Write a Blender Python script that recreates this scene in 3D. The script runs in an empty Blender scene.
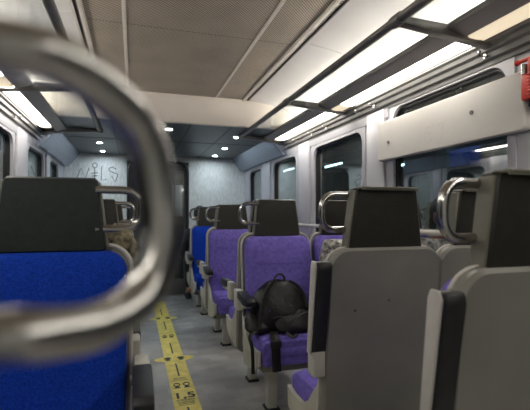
import bpy, bmesh, math, random
from mathutils import Vector, Matrix
random.seed(7)
PI = math.pi
SC = bpy.context.scene
COL = SC.collection

# ------------------------------------------------------------------ camera
cam_d = bpy.data.cameras.new('camera'); cam = bpy.data.objects.new('camera', cam_d); COL.objects.link(cam)
cam_d.sensor_width = 36.0
cam_d.lens = 420.0 / 530.0 * 36.0
cam_d.clip_start = 0.01
cam.location = (0, 0, 1.22)
cam.rotation_euler = (PI / 2 + math.radians(1.364), 0, -math.radians(17.323))
cam_d.dof.use_dof = True
cam_d.dof.focus_distance = 2.3
cam_d.dof.aperture_fstop = 3.2
SC.camera = cam

# ------------------------------------------------------------------ world and exposure
w = bpy.data.worlds.new('night'); SC.world = w; w.use_nodes = True
w.node_tree.nodes['Background'].inputs[0].default_value = (0.10, 0.15, 0.17, 1)
w.node_tree.nodes['Background'].inputs[1].default_value = 0.25
SC.view_settings.view_transform = 'Standard'
SC.view_settings.look = 'None'
SC.view_settings.gamma = 1.0
SC.view_settings.exposure = 0.9
LAMP = 9.0        # ceiling strip emission
COVE = 10.0        # unseen uplights put on the racks
SPOT = 200.0       # small downlights of the vestibule end

# ------------------------------------------------------------------ materials
def mat(name, col, rough=0.5, metal=0.0, spec=0.5, noise=0.0, nscale=20.0, bump=0.0, bscale=60.0, emit=None, estr=0.0, col2=None, stretch=None, coat=0.0):
    m = bpy.data.materials.new(name); m.use_nodes = True
    nt = m.node_tree; b = nt.nodes['Principled BSDF']
    b.inputs['Base Color'].default_value = (*col, 1)
    b.inputs['Roughness'].default_value = rough
    b.inputs['Metallic'].default_value = metal
    b.inputs['Specular IOR Level'].default_value = spec
    if coat: b.inputs['Coat Weight'].default_value = coat
    tc = nt.nodes.new('ShaderNodeTexCoord')
    src = tc.outputs['Object']
    if stretch:
        mp = nt.nodes.new('ShaderNodeMapping'); mp.inputs['Scale'].default_value = stretch
        nt.links.new(src, mp.inputs[0]); src = mp.outputs[0]
    if noise or col2:
        n = nt.nodes.new('ShaderNodeTexNoise'); n.inputs['Scale'].default_value = nscale; n.inputs['Detail'].default_value = 5
        nt.links.new(src, n.inputs['Vector'])
        r = nt.nodes.new('ShaderNodeValToRGB')
        c2 = col2 if col2 else tuple(c * (1 - noise) for c in col)
        r.color_ramp.elements[0].position = 0.35; r.color_ramp.elements[1].position = 0.65
        r.color_ramp.elements[0].color = (*c2, 1); r.color_ramp.elements[1].color = (*[min(1, c * (1 + noise)) for c in col], 1)
        nt.links.new(n.outputs['Fac'], r.inputs[0]); nt.links.new(r.outputs[0], b.inputs['Base Color'])
    if bump:
        n = nt.nodes.new('ShaderNodeTexNoise'); n.inputs['Scale'].default_value = bscale; n.inputs['Detail'].default_value = 3
        nt.links.new(src, n.inputs['Vector'])
        bp = nt.nodes.new('ShaderNodeBump'); bp.inputs['Strength'].default_value = bump; bp.inputs['Distance'].default_value = 0.01
        nt.links.new(n.outputs['Fac'], bp.inputs['Height']); nt.links.new(bp.outputs[0], b.inputs['Normal'])
    if emit:
        b.inputs['Emission Color'].default_value = (*emit, 1); b.inputs['Emission Strength'].default_value = estr
    return m

M = {}
M['shell'] = mat('seat_shell_grey', (0.205, 0.20, 0.18), 0.42, noise=0.10, nscale=3.5, bump=0.04, bscale=9)
M['rim'] = mat('seat_rim_grey', (0.52, 0.50, 0.46), 0.35, noise=0.05)
M['beige'] = mat('side_panel_beige', (0.46, 0.45, 0.39), 0.45, noise=0.12, nscale=6)
M['purple'] = mat('purple_moquette', (0.165, 0.128, 0.46), 0.95, spec=0.1, noise=0.16, nscale=40, bump=0.25, bscale=260)
M['blue'] = mat('blue_moquette', (0.008, 0.040, 0.33), 0.95, spec=0.1, noise=0.30, nscale=180, bump=0.3, bscale=300)
M['leather'] = mat('headrest_leather', (0.020, 0.0185, 0.0135), 0.42, spec=0.4, noise=0.12, nscale=30, bump=0.12, bscale=180)
M['leather_dk'] = mat('headrest_green_leather', (0.010, 0.016, 0.014), 0.45, spec=0.4, noise=0.2, nscale=40, bump=0.12, bscale=180)
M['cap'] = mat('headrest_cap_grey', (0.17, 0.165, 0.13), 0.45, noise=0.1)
M['steel'] = mat('polished_steel', (0.45, 0.44, 0.425), 0.13, metal=1.0, noise=0.06, nscale=30)
M['black'] = mat('black_rubber', (0.012, 0.012, 0.013), 0.45, noise=0.2)
M['darkmetal'] = mat('dark_metal', (0.17, 0.165, 0.155), 0.32, metal=0.4, noise=0.1)
M['plate'] = mat('rack_plate_grey', (0.36, 0.345, 0.32), 0.40, metal=0.2, noise=0.08, nscale=5)
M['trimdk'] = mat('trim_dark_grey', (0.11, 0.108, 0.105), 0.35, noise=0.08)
M['white'] = mat('white_side_panel', (0.80, 0.79, 0.78), 0.32, noise=0.03, nscale=3)
M['cream'] = mat('cream_bulkhead', (0.66, 0.61, 0.55), 0.45, noise=0.04, nscale=3)
M['wall'] = mat('lilac_wall_panel', (0.42, 0.418, 0.455), 0.42, noise=0.04, nscale=4)
M['endwall'] = mat('end_wall_laminate', (0.62, 0.64, 0.63), 0.5, noise=0.14, nscale=22, stretch=(3, 1, 0.6))
M['ceil_low'] = mat('low_ceiling_grey', (0.075, 0.095, 0.105), 0.4, noise=0.08)
M['fascia'] = mat('fascia_satin', (0.24, 0.28, 0.37), 0.22, metal=0.8, noise=0.05)
M['board'] = mat('window_board_cream', (0.60, 0.58, 0.55), 0.38, noise=0.04, nscale=2.5)
M['lower'] = mat('lower_wall', (0.26, 0.26, 0.27), 0.5, noise=0.1)
M['red'] = mat('red_plastic', (0.62, 0.035, 0.015), 0.35, noise=0.1)
M['bagblk'] = mat('black_nylon', (0.006, 0.0055, 0.005), 0.42, spec=0.35, noise=0.3, nscale=40, bump=0.3, bscale=35)
M['bagseam'] = mat('grey_webbing', (0.028, 0.027, 0.025), 0.6, noise=0.2, nscale=60)
M['tape'] = mat('yellow_tape', (0.78, 0.66, 0.17), 0.45, noise=0.12, nscale=14)
M['ink'] = mat('black_print', (0.03, 0.03, 0.02), 0.5, noise=0.2)
M['marker'] = mat('marker_ink', (0.02, 0.02, 0.025), 0.5, noise=0.2)
M['skin'] = mat('skin', (0.52, 0.27, 0.18), 0.5, noise=0.08)
M['hair'] = mat('dark_hair', (0.012, 0.010, 0.010), 0.6, noise=0.3, nscale=60)
M['eye'] = mat('eye', (0.03, 0.02, 0.02), 0.2, noise=0.1)
M['camo'] = mat('mottled_jacket', (0.50, 0.44, 0.30), 0.9, nscale=34, col2=(0.035, 0.032, 0.02))
M['knit'] = mat('grey_patterned_jacket', (0.62, 0.60, 0.57), 0.9, nscale=30, col2=(0.05, 0.05, 0.05))
M['coat'] = mat('dark_coat', (0.02, 0.022, 0.03), 0.8, noise=0.2)
M['trouser'] = mat('dark_trousers', (0.015, 0.017, 0.025), 0.85, noise=0.2)
M['outside'] = mat('platform_wall_tiles', (0.035, 0.055, 0.058), 0.7, noise=0.4, nscale=1.5)
M['outpost'] = mat('platform_steel', (0.06, 0.08, 0.085), 0.6, noise=0.2)
M['lampw'] = mat('lamp_diffuser_lit', (0.9, 0.9, 0.88), 0.5, noise=0.01, emit=(1.0, 0.94, 0.84), estr=LAMP)
M['lampd'] = mat('lamp_diffuser_end', (0.70, 0.60, 0.44), 0.5, noise=0.05, emit=(1.0, 0.84, 0.60), estr=0.42)
M['cove'] = mat('unseen_cove_lamp', (0.9, 0.9, 0.9), 0.5, noise=0.01, emit=(1.0, 0.94, 0.85), estr=COVE)
M['spot'] = mat('downlight_led', (0.9, 0.95, 1), 0.5, noise=0.01, emit=(0.80, 0.92, 1.0), estr=SPOT)
M['station'] = mat('station_tube', (0.8, 0.9, 1), 0.5, noise=0.01, emit=(0.62, 0.86, 1.0), estr=9.0)
M['bluesign'] = mat('blue_sign', (0.01, 0.03, 0.2), 0.5, noise=0.05, emit=(0.05, 0.12, 0.6), estr=0.08)

def glass_mat(name, refl, tint, rough=0.02, haze=0.0):
    m = bpy.data.materials.new(name); m.use_nodes = True; nt = m.node_tree
    for n in list(nt.nodes): nt.nodes.remove(n)
    out = nt.nodes.new('ShaderNodeOutputMaterial'); mix = nt.nodes.new('ShaderNodeMixShader')
    tr = nt.nodes.new('ShaderNodeBsdfTransparent'); tr.inputs[0].default_value = (*tint, 1)
    gl = nt.nodes.new('ShaderNodeBsdfGlossy'); gl.inputs['Roughness'].default_value = rough
    fr = nt.nodes.new('ShaderNodeLayerWeight'); fr.inputs[0].default_value = 0.3
    mr = nt.nodes.new('ShaderNodeMapRange'); mr.inputs[3].default_value = refl; mr.inputs[4].default_value = min(1, refl * 3.5)
    nt.links.new(fr.outputs['Fresnel'], mr.inputs[0]); nt.links.new(mr.outputs[0], mix.inputs[0])
    nt.links.new(tr.outputs[0], mix.inputs[1]); nt.links.new(gl.outputs[0], mix.inputs[2])
    last = mix
    if haze:
        df = nt.nodes.new('ShaderNodeBsdfDiffuse'); df.inputs[0].default_value = (0.6, 0.62, 0.62, 1)
        n = nt.nodes.new('ShaderNodeTexNoise'); n.inputs['Scale'].default_value = 6
        tc = nt.nodes.new('ShaderNodeTexCoord'); nt.links.new(tc.outputs['Object'], n.inputs['Vector'])
        ml = nt.nodes.new('ShaderNodeMath'); ml.operation = 'MULTIPLY'; ml.inputs[1].default_value = haze * 2
        nt.links.new(n.outputs['Fac'], ml.inputs[0])
        m2 = nt.nodes.new('ShaderNodeMixShader'); nt.links.new(ml.outputs[0], m2.inputs[0])
        nt.links.new(mix.outputs[0], m2.inputs[1]); nt.links.new(df.outputs[0], m2.inputs[2]); last = m2
    nt.links.new(last.outputs[0], out.inputs[0])
    return m
M['glass'] = glass_mat('window_glass', 0.125, (0.75, 0.85, 0.85), 0.012, haze=0.02)
M['rackglass'] = glass_mat('rack_glass', 0.05, (0.93, 0.95, 0.95), 0.05, haze=0.05)
M['doorglass'] = glass_mat('door_glass', 0.06, (0.85, 0.88, 0.88), 0.05)

def perforated():
    m = mat('perforated_ceiling', (0.25, 0.225, 0.19), 0.5)
    nt = m.node_tree; b = nt.nodes['Principled BSDF']
    tc = nt.nodes.new('ShaderNodeTexCoord'); sp = nt.nodes.new('ShaderNodeSeparateXYZ'); nt.links.new(tc.outputs['Object'], sp.inputs[0])
    def mth(op, a, b_=None):
        n = nt.nodes.new('ShaderNodeMath'); n.operation = op
        for i, v in enumerate((a, b_)):
            if v is None: continue
            if isinstance(v, (int, float)): n.inputs[i].default_value = v
            else: nt.links.new(v, n.inputs[i])
        return n.outputs[0]
    k = 2 * PI / 0.019
    sx = mth('SINE', mth('MULTIPLY', sp.outputs[0], k)); sy = mth('SINE', mth('MULTIPLY', sp.outputs[1], k))
    p = mth('MULTIPLY', sx, sy)
    n = nt.nodes.new('ShaderNodeTexNoise'); n.inputs['Scale'].default_value = 2.2; n.inputs['Detail'].default_value = 4
    nt.links.new(tc.outputs['Object'], n.inputs['Vector'])
    f = mth('ADD', mth('MULTIPLY', p, 0.5), mth('MULTIPLY', n.outputs['Fac'], 0.5))
    r = nt.nodes.new('ShaderNodeValToRGB'); r.color_ramp.elements[0].position = 0.05; r.color_ramp.elements[1].position = 0.5
    r.color_ramp.elements[0].color = (0.66, 0.57, 0.45, 1); r.color_ramp.elements[1].color = (0.13, 0.11, 0.085, 1)
    nt.links.new(f, r.inputs[0]); nt.links.new(r.outputs[0], b.inputs['Base Color'])
    return m
M['perf'] = perforated()

def floor_mat():
    m = mat('speckled_floor', (0.2, 0.2, 0.2), 0.42)
    nt = m.node_tree; b = nt.nodes['Principled BSDF']; tc = nt.nodes.new('ShaderNodeTexCoord')
    n1 = nt.nodes.new('ShaderNodeTexNoise'); n1.inputs['Scale'].default_value = 150; n1.inputs['Detail'].default_value = 2
    n2 = nt.nodes.new('ShaderNodeTexNoise'); n2.inputs['Scale'].default_value = 2.4; n2.inputs['Detail'].default_value = 4
    # broad woven-looking rectangles of slightly different greys
    br = nt.nodes.new('ShaderNodeTexBrick'); br.inputs['Scale'].default_value = 3.2
    br.inputs['Color1'].default_value = (0.345, 0.337, 0.322, 1); br.inputs['Color2'].default_value = (0.43, 0.425, 0.41, 1)
    br.inputs['Mortar'].default_value = (0.32, 0.32, 0.31, 1); br.inputs['Mortar Size'].default_value = 0.0
    br.inputs['Bias'].default_value = 0.1
    for n in (n1, n2, br): nt.links.new(tc.outputs['Object'], n.inputs['Vector'])
    r = nt.nodes.new('ShaderNodeValToRGB'); r.color_ramp.elements[0].position = 0.3; r.color_ramp.elements[1].position = 0.7
    r.color_ramp.elements[0].color = (0.65, 0.65, 0.65, 1); r.color_ramp.elements[1].color = (1.3, 1.3, 1.3, 1)
    nt.links.new(n1.outputs['Fac'], r.inputs[0])
    mx = nt.nodes.new('ShaderNodeMixRGB'); mx.blend_type = 'MULTIPLY'; mx.inputs[0].default_value = 1
    nt.links.new(br.outputs['Color'], mx.inputs[1]); nt.links.new(r.outputs[0], mx.inputs[2])
    r2 = nt.nodes.new('ShaderNodeValToRGB'); r2.color_ramp.elements[0].color = (0.75, 0.75, 0.75, 1); r2.color_ramp.elements[1].color = (1.25, 1.25, 1.25, 1)
    r2.color_ramp.elements[0].position = 0.35; r2.color_ramp.elements[1].position = 0.65
    nt.links.new(n2.outputs['Fac'], r2.inputs[0])
    m3 = nt.nodes.new('ShaderNodeMixRGB'); m3.blend_type = 'MULTIPLY'; m3.inputs[0].default_value = 1
    nt.links.new(mx.outputs[0], m3.inputs[1]); nt.links.new(r2.outputs[0], m3.inputs[2])
    nt.links.new(m3.outputs[0], b.inputs['Base Color'])
    return m
M['floor'] = floor_mat()

# ------------------------------------------------------------------ mesh helpers
def link(name, bm, m, parent=None, smooth=True, angle=40, loc=None):
    bmesh.ops.recalc_face_normals(bm, faces=bm.faces[:])
    me = bpy.data.meshes.new(name); bm.to_mesh(me); bm.free()
    ms = m if isinstance(m, (list, tuple)) else [m]
    for q in ms: me.materials.append(q)
    if smooth:
        for p in me.polygons: p.use_smooth = True
        try: me.set_sharp_from_angle(angle=math.radians(angle))
        except Exception: pass
    o = bpy.data.objects.new(name, me); COL.objects.link(o)
    if loc: o.location = loc
    if parent: o.parent = parent
    return o

def tag(o, label, cat, group=None, kind=None):
    o['label'] = label; o['category'] = cat
    if group: o['group'] = group
    if kind: o['kind'] = kind
    return o

def thing(name, label, cat, loc=(0, 0, 0), rz=0, group=None):
    o = bpy.data.objects.new(name, None); COL.objects.link(o)
    o.empty_display_size = 0.1
    o.location = loc; o.rotation_euler = (0, 0, rz)
    return tag(o, label, cat, group)

def struct(o): o['kind'] = 'structure'; return o

def box(bm, x0, x1, y0, y1, z0, z1, bev=0.0, seg=2):
    t = bmesh.new()
    bmesh.ops.create_cube(t, size=1)
    for v in t.verts:
        v.co = Vector(((x0 + x1) / 2 + v.co.x * (x1 - x0), (y0 + y1) / 2 + v.co.y * (y1 - y0), (z0 + z1) / 2 + v.co.z * (z1 - z0)))
    if bev: bmesh.ops.bevel(t, geom=t.edges[:], offset=bev, segments=seg, profile=0.5, affect='EDGES')
    merge(bm, t)

def merge(bm, t, mtx=None):
    me = bpy.data.meshes.new('tmp'); 
    if mtx: t.transform(mtx)
    t.to_mesh(me); t.free(); bm.from_mesh(me); bpy.data.meshes.remove(me)

def prism(bm, pts, axis, a, b, bev=0.0):
    """polygon pts (u,v) extruded along axis from a to b. axis x: (y,z); y: (x,z); z: (x,y)"""
    t = bmesh.new()
    def P(u, v, q):
        return {'x': (q, u, v), 'y': (u, q, v), 'z': (u, v, q)}[axis]
    r0 = [t.verts.new(P(u, v, a)) for u, v in pts]; r1 = [t.verts.new(P(u, v, b)) for u, v in pts]
    n = len(pts)
    t.faces.new(r0); t.faces.new(r1[::-1])
    for i in range(n): t.faces.new((r0[i], r0[(i + 1) % n], r1[(i + 1) % n], r1[i]))
    if bev: bmesh.ops.bevel(t, geom=t.edges[:], offset=bev, segments=2, profile=0.5, affect='EDGES')
    merge(bm, t)

def rrect(w, h, r, n=6, taper=0.0):
    """rounded rectangle outline centred on 0; taper shrinks the top"""
    r = max(0.0005, min(r, w / 2 - 1e-4, h / 2 - 1e-4)); pts = []
    for cx, cy, a0 in ((w / 2 - r, h / 2 - r, 0), (-w / 2 + r, h / 2 - r, 90), (-w / 2 + r, -h / 2 + r, 180), (w / 2 - r, -h / 2 + r, 270)):
        for i in range(n + 1):
            a = math.radians(a0 + 90 * i / n)
            x, y = cx + r * math.cos(a), cy + r * math.sin(a)
            x *= 1 - taper * (y / h + 0.5)
            pts.append((x, y))
    return pts

def slab(bm, w, h, r, rings, fn, taper=0.0, n=6):
    """loft of inset rounded rectangles: rings = [(inset, depth)], fn maps (u, v, depth) to a point"""
    prev = None; first = None
    for ins, d in rings:
        vs = [bm.verts.new(fn(u, v, d)) for u, v in rrect(w - 2 * ins, h - 2 * ins, r - ins, n, taper)]
        if prev:
            k = len(vs)
            for i in range(k): bm.faces.new((prev[i], prev[(i + 1) % k], vs[(i + 1) % k], vs[i]))
        else: first = vs
        prev = vs
    bm.faces.new(first); bm.faces.new(prev[::-1])

def catmull(pts, k=6, closed=False):
    out = []; n = len(pts); P = [Vector(p) for p in pts]
    rng = range(n if closed else n - 1)
    for i in rng:
        p0 = P[(i - 1) % n] if closed or i > 0 else P[i]; p1 = P[i]; p2 = P[(i + 1) % n]
        p3 = P[(i + 2) % n] if closed or i + 2 < n else p2
        for j in range(k):
            t = j / k
            out.append(0.5 * ((2 * p1) + (-p0 + p2) * t + (2 * p0 - 5 * p1 + 4 * p2 - p3) * t * t + (-p0 + 3 * p1 - 3 * p2 + p3) * t ** 3))
    if not closed: out.append(P[-1])
    return out

def tube(bm, pts, r, seg=12, closed=False, flat=None):
    pts = [Vector(p) for p in pts]; n = len(pts); rings = []
    up = None
    for i, p in enumerate(pts):
        a = pts[(i - 1) % n] if (closed or i > 0) else p; b = pts[(i + 1) % n] if (closed or i < n - 1) else p
        t = (b - a).normalized()
        if up is None:
            up = t.orthogonal().normalized() if flat is None else (Vector(flat) - t * t.dot(Vector(flat))).normalized()
        up = (up - t * up.dot(t)).normalized()
        s = t.cross(up)
        ra, rb = r if isinstance(r, tuple) else (r, r)
        if isinstance(r, list): ra = rb = r[i]
        rings.append([bm.verts.new(p + up * (ra * math.cos(2 * PI * j / seg)) + s * (rb * math.sin(2 * PI * j / seg))) for j in range(seg)])
    for i in range(n if closed else n - 1):
        A, B = rings[i], rings[(i + 1) % n]
        for j in range(seg): bm.faces.new((A[j], A[(j + 1) % seg], B[(j + 1) % seg], B[j]))
    if not closed:
        bm.faces.new(rings[0][::-1]); bm.faces.new(rings[-1])

def corner_path(pts, rad, n=7):
    """polyline with rounded corners"""
    P = [Vector(p) for p in pts]; out = [P[0]]
    for i in range(1, len(P) - 1):
        a = (P[i - 1] - P[i]).normalized(); b = (P[i + 1] - P[i]).normalized()
        s, e = P[i] + a * rad, P[i] + b * rad
        for j in range(n + 1):
            t = j / n
            # quadratic-to-circular blend
            q = (1 - t) ** 2 * s + 2 * t * (1 - t) * (P[i] * 0.92 + (s + e) * 0.04) + t * t * e
            out.append(q)
    out.append(P[-1])
    return out

def cyl(bm, c, r, d, axis='z', seg=20, r2=None):
    t = bmesh.new()
    bmesh.ops.create_cone(t, cap_ends=True, segments=seg, radius1=r, radius2=r if r2 is None else r2, depth=d)
    mt = Matrix.Translation(c)
    if axis == 'x': mt = mt @ Matrix.Rotation(PI / 2, 4, 'Y')
    if axis == 'y': mt = mt @ Matrix.Rotation(PI / 2, 4, 'X')
    merge(bm, t, mt)

def ellipsoid(bm, c, s, rot=None, seg=20, rings=14):
    t = bmesh.new(); bmesh.ops.create_uvsphere(t, u_segments=seg, v_segments=rings, radius=1)
    mt = Matrix.Translation(c)
    if rot: mt = mt @ rot
    merge(bm, t, mt @ Matrix.Diagonal((*s, 1)))

def B(): return bmesh.new()

# ================================================================== THE CAR
CX = 0.36                       # centre line of the aisle
XR = 1.66; XL = 2 * CX - XR     # inner faces of the side walls
ZC = 2.335                      # perforated ceiling
YB, YE, YM = -1.6, 6.40, 3.92   # rear end of what is built, end wall, ceiling step
ZL = 2.09                       # low ceiling

# floor
b = B(); box(b, XL - 0.05, XR + 0.05, YB, 8.6, -0.05, 0.0)
struct(link('floor', b, M['floor'], smooth=False))

# ceiling with joint strips
b = B(); box(b, CX - 0.635, CX + 0.625, YB, YM, ZC, ZC + 0.03)
ce = struct(link('ceiling', b, M['perf'], smooth=False))
for i, x in enumerate((-0.06, 0.735)):
    b = B(); box(b, x - 0.011, x + 0.011, YB, YM, ZC - 0.004, ZC + 0.002, 0.001)
    struct(link('trim_%d' % (i + 1), b, mat('joint_strip_%d' % i, (0.80, 0.74, 0.66), 0.5, noise=0.05)))
b = B()
for y in (0.9, 2.55):
    box(b, CX - 0.62, CX + 0.61, y - 0.0015, y + 0.0015, ZC - 0.001, ZC + 0.001)
struct(link('trim_3', b, M['trimdk'], smooth=False))

# ventilation slots beside the perforated ceiling: pale louvre + dark groove
for s in (1, -1):
    t = thing('ceiling_vent', 'long pale slotted ceiling vent strip %s' % ('on the right, above the cream window board' if s > 0 else 'on the left, above the blue seats'), 'vent', (CX + s * 0.64, 0, ZC), 0, 'slotted vents along the ceiling')
    b = B(); box(b, -0.013, 0.013, YB, YM, -0.012, 0.01, 0.002)
    link('pale_strip', b, M['cream'], t)
    b = B()
    xa, xb = (0.014, 0.05) if s > 0 else (-0.05, -0.014)
    box(b, xa, xb, YB, YM, 0.002, 0.02); link('groove', b, M['black'], t, smooth=False)
    b = B()
    for i in range(230):
        y = YB + 0.02 + i * 0.024
        box(b, xa, (xa + xb) / 2 + 0.003 * s, y, y + 0.013, -0.004, 0.002)
    link('louvre', b, M['cream'], t, smooth=False)
    b = B(); box(b, xb - 0.004, xb + 0.004, YB, YM, -0.01, 0.012); link('edge_strip', b, M['darkmetal'], t, smooth=False)

# white side panels between ceiling and racks (curved), in lengths with seams
for s, nm in ((1, 'right'), (-1, 'left')):
    prof = [(0.69, ZC), (0.80, ZC - 0.012), (0.92, ZC - 0.032), (1.04, ZC - 0.058), (1.12, ZC - 0.08), (1.20, ZC - 0.11), (1.27, ZC - 0.17), (1.30, ZC - 0.26)]
    out = prof + [(a + 0.02, z + 0.02) for a, z in prof[::-1]]
    b = B()
    for y0, y1 in ((YB, 0.98), (0.985, 2.495), (2.5, YM + 0.02)):
        prism(b, [(CX + s * a, z) for a, z in out], 'y', y0, y1)
    o = struct(link('wall_upper_%s' % nm, b, M['white'], angle=50))

# ceiling step (cream bulkhead) and low ceiling beyond it
b = B()
prism(b, [(YM, ZC + 0.03), (YM, ZC - 0.03), (YM + 0.07, ZL - 0.002), (YM + 0.12, ZL - 0.002), (YM + 0.12, ZC + 0.03)], 'x', XL, XR)
struct(link('wall_step', b, M['cream'], smooth=False))
b = B(); box(b, XL, XR, YM + 0.12, YE + 0.02, ZL, ZL + 0.03)
struct(link('ceiling_low', b, M['ceil_low'], smooth=False))
b = B()
for x in (-0.20, 0.20, 0.52, 0.92):
    box(b, x - 0.008, x + 0.008, YM + 0.13, YE, ZL - 0.003, ZL + 0.001)
for y in (5.05,):
    box(b, XL + 0.2, XR - 0.2, y - 0.010, y + 0.010, ZL - 0.0035, ZL + 0.001)
struct(link('trim_4', b, M['black'], smooth=False))

# sloped fascias under the low ceiling
for s, nm in ((1, 'right'), (-1, 'left')):
    b = B()
    prism(b, [(CX + s * 1.09, ZL), (CX + s * 1.10, ZL - 0.02), (CX + s * 1.15, ZL - 0.085), (CX + s * 1.22, ZL - 0.175), (CX + s * 1.24, ZL - 0.19), (CX + s * 1.3, ZL - 0.19), (CX + s * 1.3, ZL)], 'y', 4.44 if s > 0 else 4.56, YE)
    struct(link('trim_fascia_%s' % nm, b, M['fascia'], angle=25))

# side walls with window openings
ZW0, ZW1 = 0.88, 1.885
WIN_R = [(1.50, 2.44), (2.80, 3.74), (4.16, 4.99), (5.45, 6.10)]
WIN_R0 = [(-1.2, 1.10)]
WIN_L = [(-1.2, 1.1), (1.45, 2.42), (2.85, 3.84), (4.30, 5.05), (5.36, 5.95)]
def side_wall(nm, x, s, wins):
    x0, x1 = (x, x + 0.05) if s > 0 else (x - 0.05, x)
    b = B()
    if s > 0:
        box(b, x0, x1, YB, 1.50, ZW1, 2.35); box(b, x0, x1, 1.50, 2.44, 1.955, 2.35); box(b, x0, x1, 2.44, YE, ZW1, 2.35)
    else: box(b, x0, x1, YB, YE, ZW1, 2.35)
    prev = YB
    for a, c in wins + [(YE, None)]:
        if a > prev: box(b, x0, x1, prev, a, ZW0, ZW1)
        prev = c
    struct(link('wall_%s' % nm, b, M['wall'], smooth=False))
    b = B(); box(b, x0, x1, YB, YE, 0, ZW0)
    struct(link('wall_lower_%s' % nm, b, M['lower'], smooth=False))
side_wall('right', XR, 1, WIN_R0 + WIN_R)
side_wall('left', XL, -1, WIN_L)

def ring_frame(bm, y0, y1, z0, z1, rin, grow, xa, xb, rout=0.02):
    """frame with a rounded opening in a wall plane x: outer (grown) ring to inner opening"""
    w, h = y1 - y0, z1 - z0; cy, cz = (y0 + y1) / 2, (z0 + z1) / 2
    inn = rrect(w, h, rin, 8); outr = rrect(w + 2 * grow, h + 2 * grow, rout, 8)
    rings = []
    for pts, x in ((outr, xb), (outr, xa), (inn, xa), (inn, xb)):
        rings.append([bm.verts.new((x, cy + u, cz + v)) for u, v in pts])
    k = len(inn)
    for q in range(4):
        A, C = rings[q], rings[(q + 1) % 4]
        for i in range(k): bm.faces.new((A[i], A[(i + 1) % k], C[(i + 1) % k], C[i]))

def window(n, x, s, y0, y1, ZW1=ZW1):
    t = bpy.data.objects.new('window_%d' % n, None); COL.objects.link(t); t.location = (x, (y0 + y1) / 2, ZW0); t['kind'] = 'structure'
    w = (y1 - y0) / 2
    b = B(); ring_frame(b, -w + 0.02, w - 0.02, 0.02, ZW1 - ZW0 - 0.02, 0.095, 0.045, -s * 0.008, s * 0.05)
    link('window_frame', b, M['wall'], t, angle=35)
    b = B(); ring_frame(b, -w + 0.036, w - 0.036, 0.036, ZW1 - ZW0 - 0.036, 0.072, 0.022, s * 0.012, s * 0.045, rout=0.08)
    link('rubber_seal', b, M['black'], t, angle=35)
    b = B()
    pts = rrect(2 * w - 0.05, ZW1 - ZW0 - 0.05, 0.075, 8)
    vs = [b.verts.new((s * 0.035, u, (ZW1 - ZW0) / 2 + v)) for u, v in pts]; b.faces.new(vs)
    vs = [b.verts.new((s * 0.041, u, (ZW1 - ZW0) / 2 + v)) for u, v in pts]; b.faces.new(vs)
    link('window_pane', b, M['glass'], t, smooth=False)
    return t
wn = 1
for y0, y1 in WIN_R0 + WIN_R: window(wn, XR, 1, y0, y1, 1.955 if y0 == 1.50 else ZW1); wn += 1
for y0, y1 in WIN_L: window(wn, XL, -1, y0, y1); wn += 1

# raised pillar covers between the windows
pill = 0
for x, s, ws in ((XR, 1, WIN_R), (XL, -1, WIN_L)):
    for i in range(len(ws) - 1):
        a, c = ws[i][1], ws[i + 1][0]
        m = (a + c) / 2; hw = max(0.05, (c - a) / 2 - 0.07)
        if s < 0 and m < 2: continue
        b = B(); xa, xb = (x - 0.022, x + 0.002) if s > 0 else (x - 0.002, x + 0.022)
        box(b, xa, xb, m - hw, m + hw, 0.80, 1.955, 0.008)
        pill += 1
        struct(link('trim_pillar_%d' % pill, b, M['wall']))

# end wall with doorway
DX0, DX1, DZ = -0.10, 0.79, 2.02
b = B()
box(b, XL, DX0, YE, YE + 0.06, 0, ZL + 0.02); box(b, DX1, XR, YE, YE + 0.06, 0, ZL + 0.02); box(b, DX0, DX1, YE, YE + 0.06, DZ, ZL + 0.02)
struct(link('wall_end', b, M['endwall'], smooth=False))
# doorway frame, vestibule behind it
d = bpy.data.objects.new('door_1', None); COL.objects.link(d); d.location = ((DX0 + DX1) / 2, YE, 0); d['kind'] = 'structure'
b = B()
hw = (DX1 - DX0) / 2
path = corner_path([(-hw + 0.02, -0.01, 0.0), (-hw + 0.02, -0.01, DZ - 0.02), (hw - 0.02, -0.01, DZ - 0.02), (hw - 0.02, -0.01, 0.0)], 0.14, 8)
tube(b, path, (0.022, 0.022), 8)
link('door_frame', b, M['black'], d)
b = B(); box(b, 0.06, 0.13, 0.10, 0.125, 0.02, 1.98, 0.006); box(b, 0.385, 0.42, 0.10, 0.125, 0.02, 1.98, 0.006); box(b, 0.13, 0.385, 0.10, 0.125, 0.02, 0.25, 0.004); box(b, 0.13, 0.385, 0.10, 0.125, 1.88, 1.98, 0.004)
link('door_leaf', b, M['trimdk'], d)
b = B(); box(b, 0.13, 0.385, 0.11, 0.115, 0.25, 1.88); link('door_pane', b, M['doorglass'], d, smooth=False)
b = B(); tube(b, [(0.10, 0.07, 0.85), (0.10, 0.07, 1.35)], 0.012, 10); box(b, 0.09, 0.11, 0.07, 0.10, 0.88, 0.90); box(b, 0.09, 0.11, 0.07, 0.10, 1.30, 1.32)
link('door_handle', b, M['steel'], d)
b = B()
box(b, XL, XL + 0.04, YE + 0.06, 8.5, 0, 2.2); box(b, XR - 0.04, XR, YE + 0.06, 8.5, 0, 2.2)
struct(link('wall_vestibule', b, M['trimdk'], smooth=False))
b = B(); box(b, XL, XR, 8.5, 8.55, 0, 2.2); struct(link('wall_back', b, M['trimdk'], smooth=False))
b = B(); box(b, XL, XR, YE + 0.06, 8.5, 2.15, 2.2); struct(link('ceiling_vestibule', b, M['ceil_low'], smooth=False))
vb = thing('door_cabinet', 'dark cabinet with white upper door standing in the vestibule behind the doorway', 'cabinet', (0.72, 7.6, 0))
b = B(); box(b, -0.16, 0.16, -0.2, 0.2, 0.0, 1.78, 0.01); link('body', b, M['trimdk'], vb)
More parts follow.
